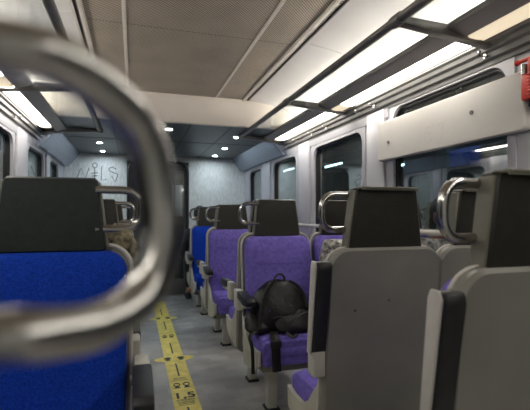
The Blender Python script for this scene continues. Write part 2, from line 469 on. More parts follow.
b = B(); box(b, -0.10, 0.08, -0.208, -0.198, 1.2, 1.74, 0.003); link('door', b, M['white'], vb)
b = B(); tube(b, [(-0.08, -0.225, 1.3), (-0.08, -0.225, 1.42)], 0.006, 8); box(b, -0.085, -0.075, -0.225, -0.2, 1.34, 1.37); link('handle', b, M['steel'], vb)
vp = B(); tube(vp, [(0.62, 6.95, 0), (0.62, 6.95, 2.15)], 0.016, 12)
tag(link('grab_pole', vp, M['steel']), 'upright steel grab pole in the vestibule doorway', 'pole')

# rear wall behind the viewer, seen in reflections only
b = B(); box(b, XL, XR, YB - 0.05, YB, 0, 2.4); struct(link('wall_rear', b, M['endwall'], smooth=False))

# dark sloped trim with ridges between wall top and lamps
for s, nm in ((1, 'right'), (-1, 'left')):
    b = B()
    prof = [(1.30, 1.945), (1.285, 1.945), (1.283, 1.965), (1.262, 1.972), (1.258, 1.995), (1.238, 2.003), (1.233, 2.022), (1.215, 2.030), (1.215, 2.045), (1.30, 2.045)]
    prism(b, [(CX + s * a, z) for a, z in prof], 'y', YB, 4.44 if s > 0 else 4.56)
    struct(link('trim_cornice_%s' % nm, b, M['trimdk'], angle=25))
    b = B()
    prism(b, [(CX + s * a, z) for a, z in ((1.30, 1.89), (1.288, 1.89), (1.278, 1.945), (1.30, 1.945))], 'y', YB if s < 0 else 2.46, YE)
    struct(link('trim_ledge_%s' % nm, b, M['wall'], angle=25))

# ------------------------------------------------------------------ luggage racks with lamps
RY0, RY1 = YB + 0.05, 4.38
ZR = 2.076
def rack(s, side):
    RY1 = 4.44 if s > 0 else 4.56
    gx = 0.0 if s > 0 else 0.045     # the left rail stands a little closer to the wall side plate
    t = thing('luggage_rack', 'dark metal luggage rack with clear shelf, %s' % ('above the right windows and cream board' if s > 0 else 'above the left windows over the blue seats'), 'luggage rack', (CX + s * 0.74, 0, ZR), 0, 'luggage racks along both sides')
    # front rail: chunky rounded bar, cut in lengths at the cross bars
    b = B(); tube(b, [(-s * gx, RY0, 0), (-s * gx, RY1, 0)], (0.020, 0.025), 16, flat=(0, 0, 1)); link('front_rail', b, M['darkmetal'], t)
    for y in (0.17, 1.57, 2.97 if s > 0 else 3.06, RY1 - 0.02):
        b = B()
        xs = sorted((s * -gx, s * 0.545))
        prism(b, [(-s * gx, 0.014), (-s * gx, -0.018), (s * 0.30, -0.046), (s * 0.50, -0.066), (s * 0.50, -0.050), (s * 0.34, -0.030), (s * 0.24, 0.010)], 'y', y - 0.022, y + 0.022, 0.003); cyl(b, (-s * gx, y, 0), 0.028, 0.06, 'y', 18)
        link('cross_bar', b, M['darkmetal'], t)
    for y0, y1 in ((RY0, 0.15), (0.19, 1.55), (1.59, 2.95), (2.99, RY1 - 0.04)):
        b = B(); xs = sorted((s * (0.02 - gx), s * 0.27)); box(b, xs[0], xs[1], y0, y1, -0.003, 0.003); link('glass_shelf', b, M['rackglass'], t, smooth=False)
    b = B()
    prism(b, [(s * a, z) for a, z in ((0.255, 0.008), (0.255, -0.012), (0.30, -0.026), (0.345, -0.040), (0.35, -0.022), (0.345, 0.012), (0.545, 0.012), (0.545, 0.02), (0.30, 0.02))], 'y', RY0, RY1)
    link('back_plate', b, M['plate'], t, angle=25)
    b = B(); xs = sorted((s * 0.30, s * 0.315)); box(b, xs[0], xs[1], RY0, RY1, 0.02, 0.045, 0.002); link('stop_bar', b, M['darkmetal'], t)
rack(1, 'right'); rack(-1, 'left')

def strip(s, y0, y1, near, far, label):
    t = thing('strip_light', label, 'light', (CX + s * 1.15, (y0 + y1) / 2, 2.045), 0, 'strip lights under the luggage racks')
    h = (y1 - y0) / 2
    b = B(); box(b, -0.056, 0.056, -h, h, 0.0, 0.022); link('housing', b, M['plate'], t, smooth=False)
    b = B()
    tail = 0.0
    prism(b, [(-0.050, 0.0), (-0.044, -0.009), (0, -0.013), (0.044, -0.009), (0.050, 0.0)], 'y', -h + near, h - far)
    link('diffuser', b, M['lampw'], t)
    for q, ln in ((-1, near), (1, far)):
        b = B(); prism(b, [(-0.050, 0.0), (-0.044, -0.009), (0, -0.013), (0.044, -0.009), (0.050, 0.0)], 'y', *sorted((q * h, q * (h - ln + 0.002))))
        link('end_diffuser', b, M['lampd'], t)
strip(1, 2.98, 4.34, 0.01, 0.06, 'lit strip light over right windows, farthest, above the purple seats')
strip(1, 1.59, 2.96, 0.02, 0.17, 'lit strip light above cream window board at right, beside rack cross bar')
strip(1, -1.4, 1.57, 0.05, 0.42, 'dim yellowed strip light at top right above the red hammer box')
strip(-1, 3.0, 4.34, 0.03, 0.06, 'lit strip light over left windows, nearest the end wall with graffiti')
strip(-1, 1.60, 2.97, 0.03, 0.17, 'lit strip light at far left edge, partly behind the blurred grab handle')
strip(-1, -1.4, 1.57, 0.05, 0.1, 'lit strip light over the left wall beside the viewer, top left corner')

# unseen cove lamps put on the rack plates to brighten panels and ceiling
for s in (1, -1):
    b = B(); xs = sorted((CX + s * 1.20, CX + s * 1.235)); box(b, xs[0], xs[1], RY0 + 0.1, RY1 - 0.1, 2.098, 2.142, 0.006)
    tag(link('unseen_cove_light', b, M['cove']), 'unseen slim lit tube on the %s rack behind its stop bar' % ('right' if s > 0 else 'left'), 'light', 'unseen tubes on top of the luggage racks')

# vestibule-end downlights
def downlight(x, y, label):
    t = thing('downlight', label, 'downlight', (x, y, ZL), 0, 'round downlights in the low ceiling')
    b = B(); 
    tube(b, [(0.036 * math.cos(a), 0.036 * math.sin(a), -0.003) for a in [2 * PI * i / 24 for i in range(24)]], 0.006, 8, closed=True)
    link('bezel', b, M['steel'], t)
    b = B(); cyl(b, (0, 0, -0.002), 0.032, 0.006, 'z', 24); link('lens', b, M['spot'], t)
downlight(1.09, 4.56, 'round downlight nearest the right luggage rack end')
downlight(1.12, 5.36, 'round downlight, middle of the three on the right')
downlight(1.13, 6.08, 'round downlight at right, closest to the pale end wall')
downlight(-0.40, 5.37, 'round downlight on the left, farther from the graffiti wall')
downlight(-0.41, 6.08, 'round downlight on the left, right above the graffiti wall')
downlight(0.33, 4.32, 'round downlight over the aisle just beyond the cream ceiling step')
b = B(); cyl(b, (0.3, 6.9, 2.146), 0.03, 0.01); tag(link('vestibule_lamp', b, M['spot']), 'round ceiling lamp of the vestibule beyond the doorway', 'light')

# ------------------------------------------------------------------ cream board over the near right window
bd = thing('window_board', 'long cream board with rounded corners fixed across the near right window', 'board', (XR - 0.045, 1.965, 1.72))
b = B(); slab(b, 1.15, 0.262, 0.022, [(0.004, 0.0), (0.0, 0.004), (0.0, 0.036), (0.006, 0.042)], lambda u, v, dd: (0.036 - dd, u, v))
link('panel', b, M['board'], bd)
for y, z in ((-0.28, 0.012), (0.44, -0.018)):
    b = B(); cyl(b, (-0.009, y, z), 0.011, 0.007, 'x', 14); link('screw', b, M['darkmetal'], bd)
b = B()
for st in ([(0.02, 0.045), (0.075, 0.045), (0.078, 0.005), (0.035, 0.012), (0.022, -0.02), (0.05, -0.045), (0.08, -0.035)], [(-0.005, 0.04), (-0.075, 0.045), (-0.03, -0.05)], [(-0.105, -0.03), (-0.115, -0.045)]):
    tube(b, [(-0.0063, y - 0.01, z - 0.035) for y, z in st], (0.0012, 0.003), 6, flat=(1, 0, 0))
link('scratched_tag', b, mat('pale_scratch', (0.66, 0.63, 0.60), 0.5, noise=0.1), bd)

# red emergency hammer box at the board's near end
hb = thing('hammer_box', 'red emergency hammer holder with ribbed front at right end of cream board', 'emergency hammer', (XR - 0.052, 1.372, 1.812)); hb.scale = (0.85, 0.85, 0.85)
b = B(); box(b, -0.012, 0.045, -0.075, 0.03, -0.115, 0.02, 0.006); link('holder', b, M['red'], hb)
b = B()
for i in range(7): box(b, -0.024, -0.010, -0.068, -0.012, -0.10 + i * 0.017, -0.091 + i * 0.017, 0.003)
link('grip_ribs', b, M['red'], hb)
b = B(); box(b, -0.018, 0.03, -0.075, -0.015, 0.018, 0.085, 0.006); link('holder_top', b, M['red'], hb)
b = B(); cyl(b, (-0.004, 0.013, 0.042), 0.015, 0.05, 'z', 16); link('glass_vial', b, M['steel'], hb)
b = B(); cyl(b, (-0.004, -0.0, 0.088), 0.010, 0.10, 'y', 16); cyl(b, (-0.004, 0.053, 0.088), 0.014, 0.014, 'y', 16); link('hammer_head', b, M['red'], hb)
b = B(); cyl(b, (-0.004, 0.061, 0.088), 0.007, 0.012, 'y', 12, r2=0.004); link('hammer_tip', b, M['steel'], hb)
b = B(); box(b, 0.005, 0.045, -0.06, 0.005, -0.15, -0.115, 0.006); link('grip_end', b, M['black'], hb)

# coat hooks on the cornice
def hook(x, y, z, s, label):
    t = thing('coat_hook', label, 'hook', (x, y, z), 0, 'small coat hooks under the racks')
    b = B(); cyl(b, (0, 0, 0), 0.010, 0.012, 'x', 12); link('base', b, M['steel'], t)
    b = B(); tube(b, corner_path([(0, 0, 0), (-s * 0.03, 0, -0.006), (-s * 0.036, 0, 0.014)], 0.008, 4), 0.0045, 8); ellipsoid(b, (-s * 0.036, 0, 0.015), (0.008, 0.008, 0.008), None, 10, 8); link('peg', b, M['steel'], t)
for y, l in ((1.60, 'small coat hook nearest the red hammer box'), (2.58, 'small coat hook above left end of the cream board'), (2.78, 'small coat hook just left of the wall seam by the cream board'),
             (3.35, 'small coat hook over the second right window, nearest the cream board'), (3.67, 'small coat hook over the second right window, at its far side'), (4.07, 'small coat hook over the pillar past the second right window')):
    hook(CX + 1.252, y, 1.985, 1, l)
for y, l in ((3.0, 'small coat hook over left wall, nearer one'), (3.7, 'small coat hook over left wall, farther one')):
    hook(CX - 1.252, y, 1.985, -1, l)
# narrow dark joints in the wall by the board
b = B(); box(b, XR - 0.003, XR + 0.001, 2.635, 2.641, 0.8, 1.89); struct(link('trim_5', b, M['trimdk'], smooth=False))
# horizontal wall rails at sill height
for s in (1, -1):
    t = thing('wall_rail', 'thin pale horizontal rail along the %s windows' % ('right' if s > 0 else 'left'), 'rail', ((XR if s > 0 else XL) - s * 0.035, 0, 1.118), 0, 'window rails')
    b = B(); tube(b, [(0, 1.2, 0), (0, 4.1, 0)], (0.009, 0.016), 10, flat=(1, 0, 0)); link('bar', b, M['rim'], t)
    for y in (1.3, 2.62, 3.95):
        b = B(); xs = sorted((0, s * 0.034)); box(b, xs[0], xs[1], y - 0.01, y + 0.01, -0.008, 0.008, 0.002); link('bracket', b, M['darkmetal'], t)

# ------------------------------------------------------------------ seats
def seat(x, y, facing, aisle, fabric, label, arm='down', handle=True, leather='leather', group='train seats', ws=1.04, dz=0.0, hz=(1.298, 1.163), hr=0.055, hw=0.243, hdy=0.0, hwid=0.318, sz=1.0, bent=False):
    """x = centre, y = headrest plane; facing 'us' (-y) or 'away' (+y); aisle = world side (+1/-1) with handle and armrest"""
    rz = 0 if facing == 'us' else PI
    a = aisle if facing == 'us' else -aisle         # local side of the aisle
    t = thing('train_seat', label, 'seat', (x, y, 0), rz, group)
    fab = M[fabric]; t.scale = (ws, 1, sz)
    SL = 0.16
    def bk(v): return -0.012 - SL * (1.09 - v) * 0.9 - 0.02 * math.sin(PI * max(0, min(1, (1.09 - v) / 0.62)))
    # back shell (seen from behind)
    b = B(); cz = (0.22 + 1.095) / 2
    slab(b, 0.48, 1.095 - 0.22, 0.078, [(0.004, 0.0), (0.0, 0.006), (0.0, 0.034), (0.010, 0.046)],
         lambda u, v, dd: (u, -0.02 + SL * (v + cz - 1.09) * 0.75 + dd, v + cz))
    link('back_shell', b, M['shell'], t)
    b = B()
    pts = [(u, -0.019 + SL * (v + cz - 1.09) * 0.75, v + cz) for u, v in rrect(0.478, 1.095 - 0.22 - 0.002, 0.078, 8)]
    tube(b, pts, 0.0065, 8, closed=True); link('shell_rim', b, M['rim'], t)
    # back cushion
    b = B(); z0, z1 = 0.44, 1.078; cz2 = (z0 + z1) / 2
    rings = [(0.004, 0.0), (0.0, -0.015), (0.002, -0.035), (0.010, -0.048), (0.030, -0.056), (0.08, -0.060), (0.14, -0.060)]
    def cf(u, v, dd):
        z = v + cz2; k = (z1 - z) / (z1 - z0)
        return (u, -0.022 + SL * (z - 1.09) * 0.75 + dd - 0.028 * math.sin(PI * k) * (1 if dd < -0.03 else 0.3), z)
    # denser grid surface: subdivide the loft vertically by bridging
    slab(b, 0.452, z1 - z0, 0.070, rings, cf, n=8)
    bmesh.ops.subdivide_edges(b, edges=[e for e in b.edges if abs(e.verts[0].co.z - e.verts[1].co.z) > 0.2], cuts=6, use_grid_fill=True)
    link('back_cushion', b, fab, t)
    # stitched seam over the lumbar
    b = B(); tube(b, [(-0.15, -0.1235, 0.90), (0.15, -0.1235, 0.90)], 0.003, 6); sm = link('seam', b, fab, t)
    # small dark chips on the aisle seat's grey shell
    if arm == 'up' and y > 1:
        for wx, wz in ((0.806, 0.856), (0.952, 0.888)):
            b = B(); ellipsoid(b, (-(wx - x) / ws, 0.026 + 0.12 * (wz - 1.09), wz), (0.005, 0.0015, 0.004), None, 10, 8); link('chip', b, M['black'], t)
    # seat cushion
    b = B()
    slab(b, 0.436, 0.35, 0.05, [(0.02, 0.345), (0.004, 0.365), (0.0, 0.39), (0.0, 0.445), (0.010, 0.465), (0.035, 0.474), (0.10, 0.470)],
         lambda u, v, dd: (u, -0.270 + v, dd + 0.024 - (0.035 if v < -0.15 and dd > 0.44 else 0.0) + 0.00))
    link('seat_cushion', b, fab, t)
    # fabric apron under the front edge
    b = B(); slab(b, 0.43, 0.15, 0.03, [(0.003, 0.0), (0, 0.012), (0, 0.03)], lambda u, v, dd: (u, -0.448 + dd + (0.0 if v > 0 else 0.02), 0.405 + v)); link('front_apron', b, fab, t)
    # side panels (moulded, pale)
    for s in (-1, 1):
        b = B()
        prof = [(-0.43, 0.43), (-0.425, 0.34), (-0.34, 0.29), (-0.10, 0.25), (-0.09, 0.56), (-0.13, 0.52), (-0.18, 0.455), (-0.26, 0.41), (-0.36, 0.41)]
        prism(b, prof, 'x', s * 0.222, s * 0.242, 0.004)
        link('side_panel', b, M['beige'], t)
    # legs
    for ly in ((-0.23,) if facing == 'us' else (-0.14,)):
        b = B(); lx = a * 0.10
        prism(b, [(ly - 0.045, 0.26), (ly + 0.045, 0.26), (ly + 0.032, 0.0), (ly - 0.032, 0.0)], 'x', lx - 0.03, lx + 0.03, 0.004)
        lg = link('leg', b, M['beige'], t)
        b = B(); box(b, lx - 0.042, lx + 0.042, ly - 0.05, ly + 0.05, 0.0, 0.014, 0.003); link('foot', b, M['black'], lg)
    b = B(); box(b, -0.20, 0.20, -0.38, 0.0, 0.28, 0.37, 0.01); link('seat_pan', b, M['shell'], t)
    # headrest
    b = B(); z0, z1 = 1.075, 1.327 + dz; cz3 = (z0 + z1) / 2
    slab(b, hwid, z1 - z0, 0.018, [(0.006, -0.062), (0.0, -0.052), (0.0, -0.008), (0.006, 0.004)],
         lambda u, v, dd: (u, dd + 0.055 * (v + 0.13) * 0.6 + 0.004, v + cz3 - (0.0)), taper=0.19)
    hd = link('headrest', b, M[leather], t)
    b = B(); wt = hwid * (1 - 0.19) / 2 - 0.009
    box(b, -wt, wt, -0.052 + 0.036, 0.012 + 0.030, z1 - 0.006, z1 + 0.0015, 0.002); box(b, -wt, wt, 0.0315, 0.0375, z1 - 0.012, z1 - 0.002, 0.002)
    link('top_strip', b, M['cap'], hd)  # strip along the headrest top, paler than the leather
    for s in (-1, 1):
        b = B()
        def hx(z): return hwid / 2 * (1 - 0.19 * (z - z0) / (z1 - z0))
        prof = []
        for z in (z0 + 0.01, z1 - 0.012):
            prof.append((-0.054 + 0.033 * (z - z0) + 0.004, z))
        for z in (z1 - 0.012, z0 + 0.01):
            prof.append((-0.004 + 0.033 * (z - z0) + 0.004, z))
        v0 = []
        for yy, z in prof:
            v0.append((s * (hx(z) - 0.006), yy, z, s * (hx(z) + 0.004)))
        r0 = [b.verts.new((q[0], q[1], q[2])) for q in v0]; r1 = [b.verts.new((q[3], q[1], q[2])) for q in v0]
        b.faces.new(r0); b.faces.new(r1[::-1])
        for i in range(4): b.faces.new((r0[i], r0[(i + 1) % 4], r1[(i + 1) % 4], r1[i]))
        bmesh.ops.bevel(b, geom=b.edges[:], offset=0.002, segments=1, affect='EDGES')
        link('side_cap', b, M['cap'], hd)
    if handle:
        b = B()
        x0 = a * 0.126; x1 = a * hw
        yy = -0.024
        P = corner_path([(x0, yy - 0.02, hz[0]), (x1, yy + hdy, hz[0]), (x1 + a * 0.004, yy + hdy, hz[1]), (x0, yy - 0.02, hz[1])], hr, 10)
        if bent:
            wpts = [(-0.128, 0.180, 1.2907), (-0.09, 0.193, 1.2927)] + [(-0.0556, 0.205, 1.2927), (-0.0358, 0.215, 1.2934), (-0.015, 0.235, 1.2859), (0.0044, 0.26, 1.2690), (0.0128, 0.27, 1.2355), (0.0150, 0.268, 1.2046), (0.006, 0.258, 1.1745), (-0.0164, 0.235, 1.1634), (-0.0365, 0.215, 1.1653), (-0.0539, 0.205, 1.1682)] + [(-0.09, 0.193, 1.1682), (-0.128, 0.180, 1.1702)]
            P = catmull([((x - wx) / ws * (-1 if facing == 'away' else 1), (y - wy) * (-1 if facing == 'away' else 1), z) for wx, wy in [(t.location[0], t.location[1])] for x, y, z in wpts], 5)
        tube(b, P, 0.0122 if bent else 0.0132, 16)
        link('grab_handle', b, M['steel'], t)
    # armrest on the aisle side
    ax = a * (0.272 if arm == 'down' else 0.262)
    if arm:
        by = (-0.16, -0.055) if arm == 'down' else (-0.085, -0.020)
        am = B(); box(am, ax - 0.024, ax + 0.024, by[0], by[1], 0.61, 0.735 if arm == 'down' else 0.715, 0.010)
        bracket = link('armrest_bracket', am, M['beige'], t)
        b = B(); cyl(b, (a * 0.246, -0.11, 0.67), 0.018, 0.02, 'x', 14); link('pivot', b, M['darkmetal'], bracket)
        if arm == 'down':
            b = B(); prism(b, [(-0.40, 0.680), (-0.405, 0.71), (-0.385, 0.725), (-0.165, 0.738), (-0.165, 0.69), (-0.30, 0.675)], 'x', ax - 0.027, ax + 0.027, 0.007)
            link('armrest_pad', b, M['black'], t)
            b = B(); prism(b, [(-0.37, 0.675), (-0.20, 0.685), (-0.20, 0.66), (-0.33, 0.66)], 'x', ax - 0.020, ax + 0.020, 0.004)
            link('armrest_underside', b, M['beige'], t)
        else:
            b = B(); prism(b, [(-0.060, 0.700), (-0.030, 0.700), (0.024, 1.03), (0.014, 1.05), (-0.012, 1.05), (-0.022, 1.03)], 'x', *sorted((ax + a * 0.0285, ax + a * 0.036)), 0.002)
            p = link('armrest_underside', b, M['rim'], t)
            b = B(); xi = sorted((ax - a * 0.025, ax + a * 0.029))
            prism(b, [(-0.055, 0.705), (-0.020, 0.705), (0.036, 1.02), (0.030, 1.048), (-0.010, 1.048), (-0.020, 1.02)], 'x', xi[0], xi[1], 0.008)
            link('armrest_pad', b, M['black'], t)
    return t

XA, XW = 0.94, 1.423           # right: aisle seat, window seat centres
XLA, XLW = -0.255, -0.722        # left
# right-hand rows
seat(XA + 0.02, 0.80, 'away', -1, 'purple', 'grey-backed seat cut off by right edge, seen from behind', 'up', hw=0.250)
seat(XA, 1.43, 'away', -1, 'purple', 'grey-backed aisle seat right of the backpack seat, seen from behind', 'up', hw=0.250)
seat(XW - 0.01, 1.43, 'away', -1, 'purple', 'grey-backed window seat under the cream board, seen from behind', None, False, ws=0.96)
seat(XA, 2.78, 'us', -1, 'purple', 'purple aisle seat with a black backpack on it', 'down')
seat(XW, 2.78, 'us', -1, 'purple', 'purple window seat with the grey-jacketed passenger, next to backpack seat', None, False, ws=0.96)
seat(XA, 2.89, 'away', -1, 'purple', 'aisle seat back to back with the backpack seat', 'down', False, ws=0.955)
seat(XA, 4.15, 'us', -1, 'purple', 'purple aisle seat behind the backpack seat, before the blue one', 'down')
seat(XW, 4.15, 'us', -1, 'purple', 'window seat next to the second purple aisle seat', None, False, ws=0.96)
seat(XA, 4.26, 'away', -1, 'purple', 'aisle seat back to back with second purple seat', 'down', False, ws=0.955)
seat(XA, 5.42, 'us', -1, 'blue', 'farthest blue aisle seat on the right, before the end wall', 'down')
seat(XA, 5.53, 'away', -1, 'blue', 'seat of the dark-haired passenger by the end wall', 'down', False, ws=0.955)
# left-hand rows
seat(XLA, 0.125, 'away', 1, 'blue', 'seat at lower left right before the lens with blurred steel handle', None, hw=0.250, hz=(1.300, 1.169), bent=True)
seat(XLA, 1.55, 'us', 1, 'blue', 'large blue aisle seat with dark green headrest in the left foreground', 'down', leather='leather_dk', dz=-0.012, hwid=0.330, hw=0.262, sz=1.022, hz=(1.277, 1.148))
seat(XLA, 1.66, 'away', 1, 'blue', 'seat back to back with the large blue foreground seat', 'down', False, ws=0.955)
seat(XLW, 1.55, 'us', 1, 'blue', 'blue window seat at the left edge of the picture', None, False, leather='leather_dk', ws=0.89)
seat(XLA, 3.02, 'us', 1, 'blue', 'left aisle seat facing this way, next row beyond the large blue seat', 'down')
seat(XLW, 3.02, 'us', 1, 'blue', 'left window seat beyond the large blue seat', None, False, ws=0.89)
seat(XLA, 3.13, 'away', 1, 'blue', 'left aisle seat facing the graffiti wall, in the middle of the left side', 'down', False, ws=0.955)
seat(XLA, 4.40, 'us', 1, 'blue', 'left aisle seat nearest the graffiti wall, facing this way', 'down')

# ------------------------------------------------------------------ backpack on the purple seat
bp = thing('backpack', 'black nylon backpack slumped on the purple aisle seat', 'backpack', (0.89, 2.50, 0.500))
def bagshape(bm, w, d, h, pw=2.6, taper=0.35, seg=36, rg=22, c=(0, 0, 0), flat=0.0):
    rings = []
    for j in range(rg + 1):
        t = j / rg; z = h * t
        k = (1 - abs(2 * t - 1) ** 3.2) ** (1 / 2.6) if 0 < t < 1 else 0.0
        k2 = max(k, 0.02); tp = 1 - taper * t * t
        ring = []
        for i in range(seg):
            a = 2 * PI * i / seg; ca, sa = math.cos(a), math.sin(a)
            x = math.copysign(abs(ca) ** (2 / pw), ca) * w / 2 * k2 * tp
            y = math.copysign(abs(sa) ** (2 / pw), sa) * d / 2 * k2 * (1 - 0.45 * t)
            wob = 1 + 0.03 * math.sin(5 * a + 9 * t) + 0.02 * math.sin(11 * t + 2 * a)
            ring.append(bm.verts.new((c[0] + x * wob, c[1] + y * wob + 0.06 * t, c[2] + z)))
        rings.append(ring)
    for j in range(rg):
        for i in range(seg): bm.faces.new((rings[j][i], rings[j][(i + 1) % seg], rings[j + 1][(i + 1) % seg], rings[j + 1][i]))
    bm.faces.new(rings[0][::-1]); bm.faces.new(rings[-1])
b = B(); bagshape(b, 0.43, 0.22, 0.31, taper=0.5); link('main_body', b, M['bagblk'], bp, angle=80)
b = B(); bagshape(b, 0.27, 0.10, 0.15, c=(0.055, -0.085, 0.0), taper=0.3); link('front_pocket', b, M['bagblk'], bp, angle=80)
b = B(); bagshape(b, 0.18, 0.14, 0.14, c=(-0.16, -0.035, 0.0), taper=0.45); link('side_pocket', b, M['bagblk'], bp, angle=80)
b = B(); bagshape(b, 0.09, 0.12, 0.14, c=(0.175, 0.0, 0.0), taper=0.4); link('side_pocket', b, M['bagblk'], bp, angle=80)
b = B(); tube(b, catmull([(-0.035, 0.045, 0.300), (-0.028, 0.04, 0.330), (0.0, 0.038, 0.345), (0.028, 0.04, 0.330), (0.035, 0.045, 0.300)], 5), (0.008, 0.005), 8); link('top_handle', b, M['bagseam'], bp)
b = B(); tube(b, catmull([(-0.055, 0.0, 0.305), (-0.10, -0.03, 0.27), (-0.135, -0.045, 0.20), (-0.155, -0.06, 0.12), (-0.165, -0.07, 0.03)], 6), (0.018, 0.006), 10, flat=(-0.8, -0.6, 0)); link('shoulder_strap', b, M['bagseam'], bp)
b = B(); tube(b, catmull([(0.05, 0.0, 0.305), (0.10, -0.02, 0.275), (0.135, -0.03, 0.22), (0.15, -0.04, 0.14)], 6), (0.010, 0.004), 10, flat=(0.8, -0.6, 0)); link('shoulder_strap', b, M['bagseam'], bp)
b = B(); tube(b, catmull([(-0.10, -0.10, 0.10), (-0.05, -0.13, 0.115), (0.0, -0.14, 0.085), (0.05, -0.15, 0.115), (0.14, -0.11, 0.135)], 6), 0.004, 6); link('zip', b, M['bagseam'], bp)
b = B(); box(b, -0.115, -0.103, -0.100, -0.092, 0.142, 0.156, 0.002); link('zip_pull', b, M['steel'], bp)
# hanging hip strap with buckle over the seat's front edge
b = B(); tube(b, catmull([(-0.09, -0.10, 0.022), (-0.10, -0.160, 0.004), (-0.105, -0.185, -0.03), (-0.10, -0.184, -0.09), (-0.095, -0.184, -0.185)], 6), (0.026, 0.005), 10, flat=(1, 0, 0)); link('hanging_strap', b, M['bagblk'], bp)
b = B(); box(b, -0.135, -0.07, -0.200, -0.178, -0.045, -0.005, 0.005); link('buckle', b, M['black'], bp)
b = B(); tube(b, catmull([(-0.18, -0.07, 0.03), (-0.235, -0.10, 0.005), (-0.228, -0.13, -0.06), (-0.226, -0.14, -0.20)], 6), (0.010, 0.003), 8, flat=(1, 0, 0)); link('loose_strap', b, M['bagblk'], bp)
b = B(); tube(b, catmull([(-0.02, -0.135, 0.02), (0.01, -0.155, 0.0), (0.045, -0.15, 0.012)], 5), (0.012, 0.004), 8); link('webbing_end', b, M['bagblk'], bp)

# ------------------------------------------------------------------ floor tape
TX = 0.335
tp = thing('floor_tape', 'yellow distancing tape with black print running down the grey aisle', 'floor tape', (TX, 0, 0.0))
b = B(); box(b, -0.082, 0.082, 0.6, 6.1, 0.0, 0.0015); link('band', b, M['tape'], tp, smooth=False)
def oval(y):
    b = B(); prism(b, [(0.165 * math.copysign(abs(math.cos(a)) ** 0.7, math.cos(a)), y + 0.065 * math.sin(a)) for a in [2 * PI * i / 32 for i in range(32)]], 'z', 0.0, 0.002)
    link('oval_marker', b, M['tape'], tp, smooth=False)
    for s in (-1, 1):
        b = B()
        for yy, rx, ry in ((y + 0.016, 0.030, 0.026), (y - 0.026, 0.022, 0.016)):
            prism(b, [(s * 0.055 + rx * math.cos(a), yy + ry * math.sin(a)) for a in [2 * PI * i / 18 for i in range(18)]], 'z', 0.002, 0.0026)
        link('shoe_print', b, M['ink'], tp, smooth=False)
def dash(y0, y1):
    b = B(); box(b, -0.006, 0.006, y0, y1, 0.0015, 0.0021); link('dash_line', b, M['ink'], tp, smooth=False)
def text(s, x, y, size, par=tp):
    c = bpy.data.curves.new('lettering', 'FONT'); c.body = s; c.size = size; c.align_x = 'CENTER'; c.extrude = 0.0002; c.offset = size * 0.02
    o = bpy.data.objects.new('lettering', c); COL.objects.link(o); o.location = (x, y, 0.0020); o.parent = par
    c.materials.append(M['ink'])
    me = bpy.data.meshes.new_from_object(o); COL.objects.unlink(o); bpy.data.objects.remove(o)
    o = bpy.data.objects.new('lettering', me); COL.objects.link(o); o.location = (x, y, 0.0020); o.parent = par
    return o
PY = [3.50, 5.05]
for y in (3.66, 5.12): oval(y)
for y0, y1 in ((3.26, 3.54), (3.80, 4.12), (4.62, 4.96), (5.28, 5.65), (2.40, 2.72)): dash(y0, y1)
text('1,5', 0.0, 2.86, 0.125)
b = B()
for yy, hw in ((3.215, 0.045), (3.195, 0.05), (3.17, 0.055), (2.835, 0.06), (2.82, 0.06), (2.80, 0.055), (2.785, 0.055), (2.77, 0.05), (2.75, 0.05)):
    box(b, -hw, hw, yy, yy + 0.006, 0.0015, 0.0021)
link('small_print', b, M['ink'], tp, smooth=False)
# two round faces with an arrow between them
for yb, sc in ((3.09, 1.0), (4.36, 1.0)):
    for s in (-1, 1):
        b = B(); tube(b, [(s * 0.034 + 0.02 * math.cos(a), yb + 0.028 * math.sin(a), 0.0018) for a in [2 * PI * i / 16 for i in range(16)]], 0.004, 6, closed=True)
        prism(b, [(s * 0.034 - 0.024, yb - 0.06), (s * 0.034 + 0.024, yb - 0.06), (s * 0.034 + 0.01, yb - 0.032), (s * 0.034 - 0.01, yb - 0.032)], 'z', 0.0015, 0.0021)
        link('figure_print', b, M['ink'], tp, smooth=False)

# ------------------------------------------------------------------ graffiti on the end wall
def wp(px, py):     # sketch units -> metres on the end wall
    return (XL + 0.18 + (px - 115) * 0.0021, YE - 0.004, 1.715 + (190 - py) * 0.0025)
b = B()
for st in ([(112, 178), (135, 125), (164, 178), (186, 122)],
           [(222, 122), (222, 182), (206, 180)], [(200, 152), (242, 148)], [(206, 168), (240, 164)],
           [(266, 108), (263, 190), (299, 184)],
           [(358, 124), (335, 112), (312, 120), (312, 134), (338, 144), (370, 154), (352, 198), (330, 166)]):
    tube(b, [wp(*p) for p in st], 0.0055, 6)
tube(b, [wp(222 + 15 * math.cos(a), 106 + 14 * math.sin(a)) for a in [2 * PI * i / 14 for i in range(14)]], 0.005, 6, closed=True)
tag(link('graffiti', b, M['marker']), 'black scrawled name on the pale end wall above the left seats', 'graffiti')

# ------------------------------------------------------------------ passengers
def skin_mesh(name, verts, edges, rad, m, parent, lvl=2, root=0):
    me = bpy.data.meshes.new(name); me.from_pydata([tuple(v) for v in verts], edges, [])
    me.materials.append(m)
    o = bpy.data.objects.new(name, me); COL.objects.link(o)
    sk = o.modifiers.new('skin', 'SKIN'); sk.use_smooth_shade = True
    for i, r in enumerate(rad):
        q = me.skin_vertices[0].data[i]; q.radius = (r, r) if not isinstance(r, tuple) else r
        q.use_root = (i == root)
    sb = o.modifiers.new('sub', 'SUBSURF'); sb.levels = lvl; sb.render_levels = lvl
    if parent: o.parent = parent
    return o

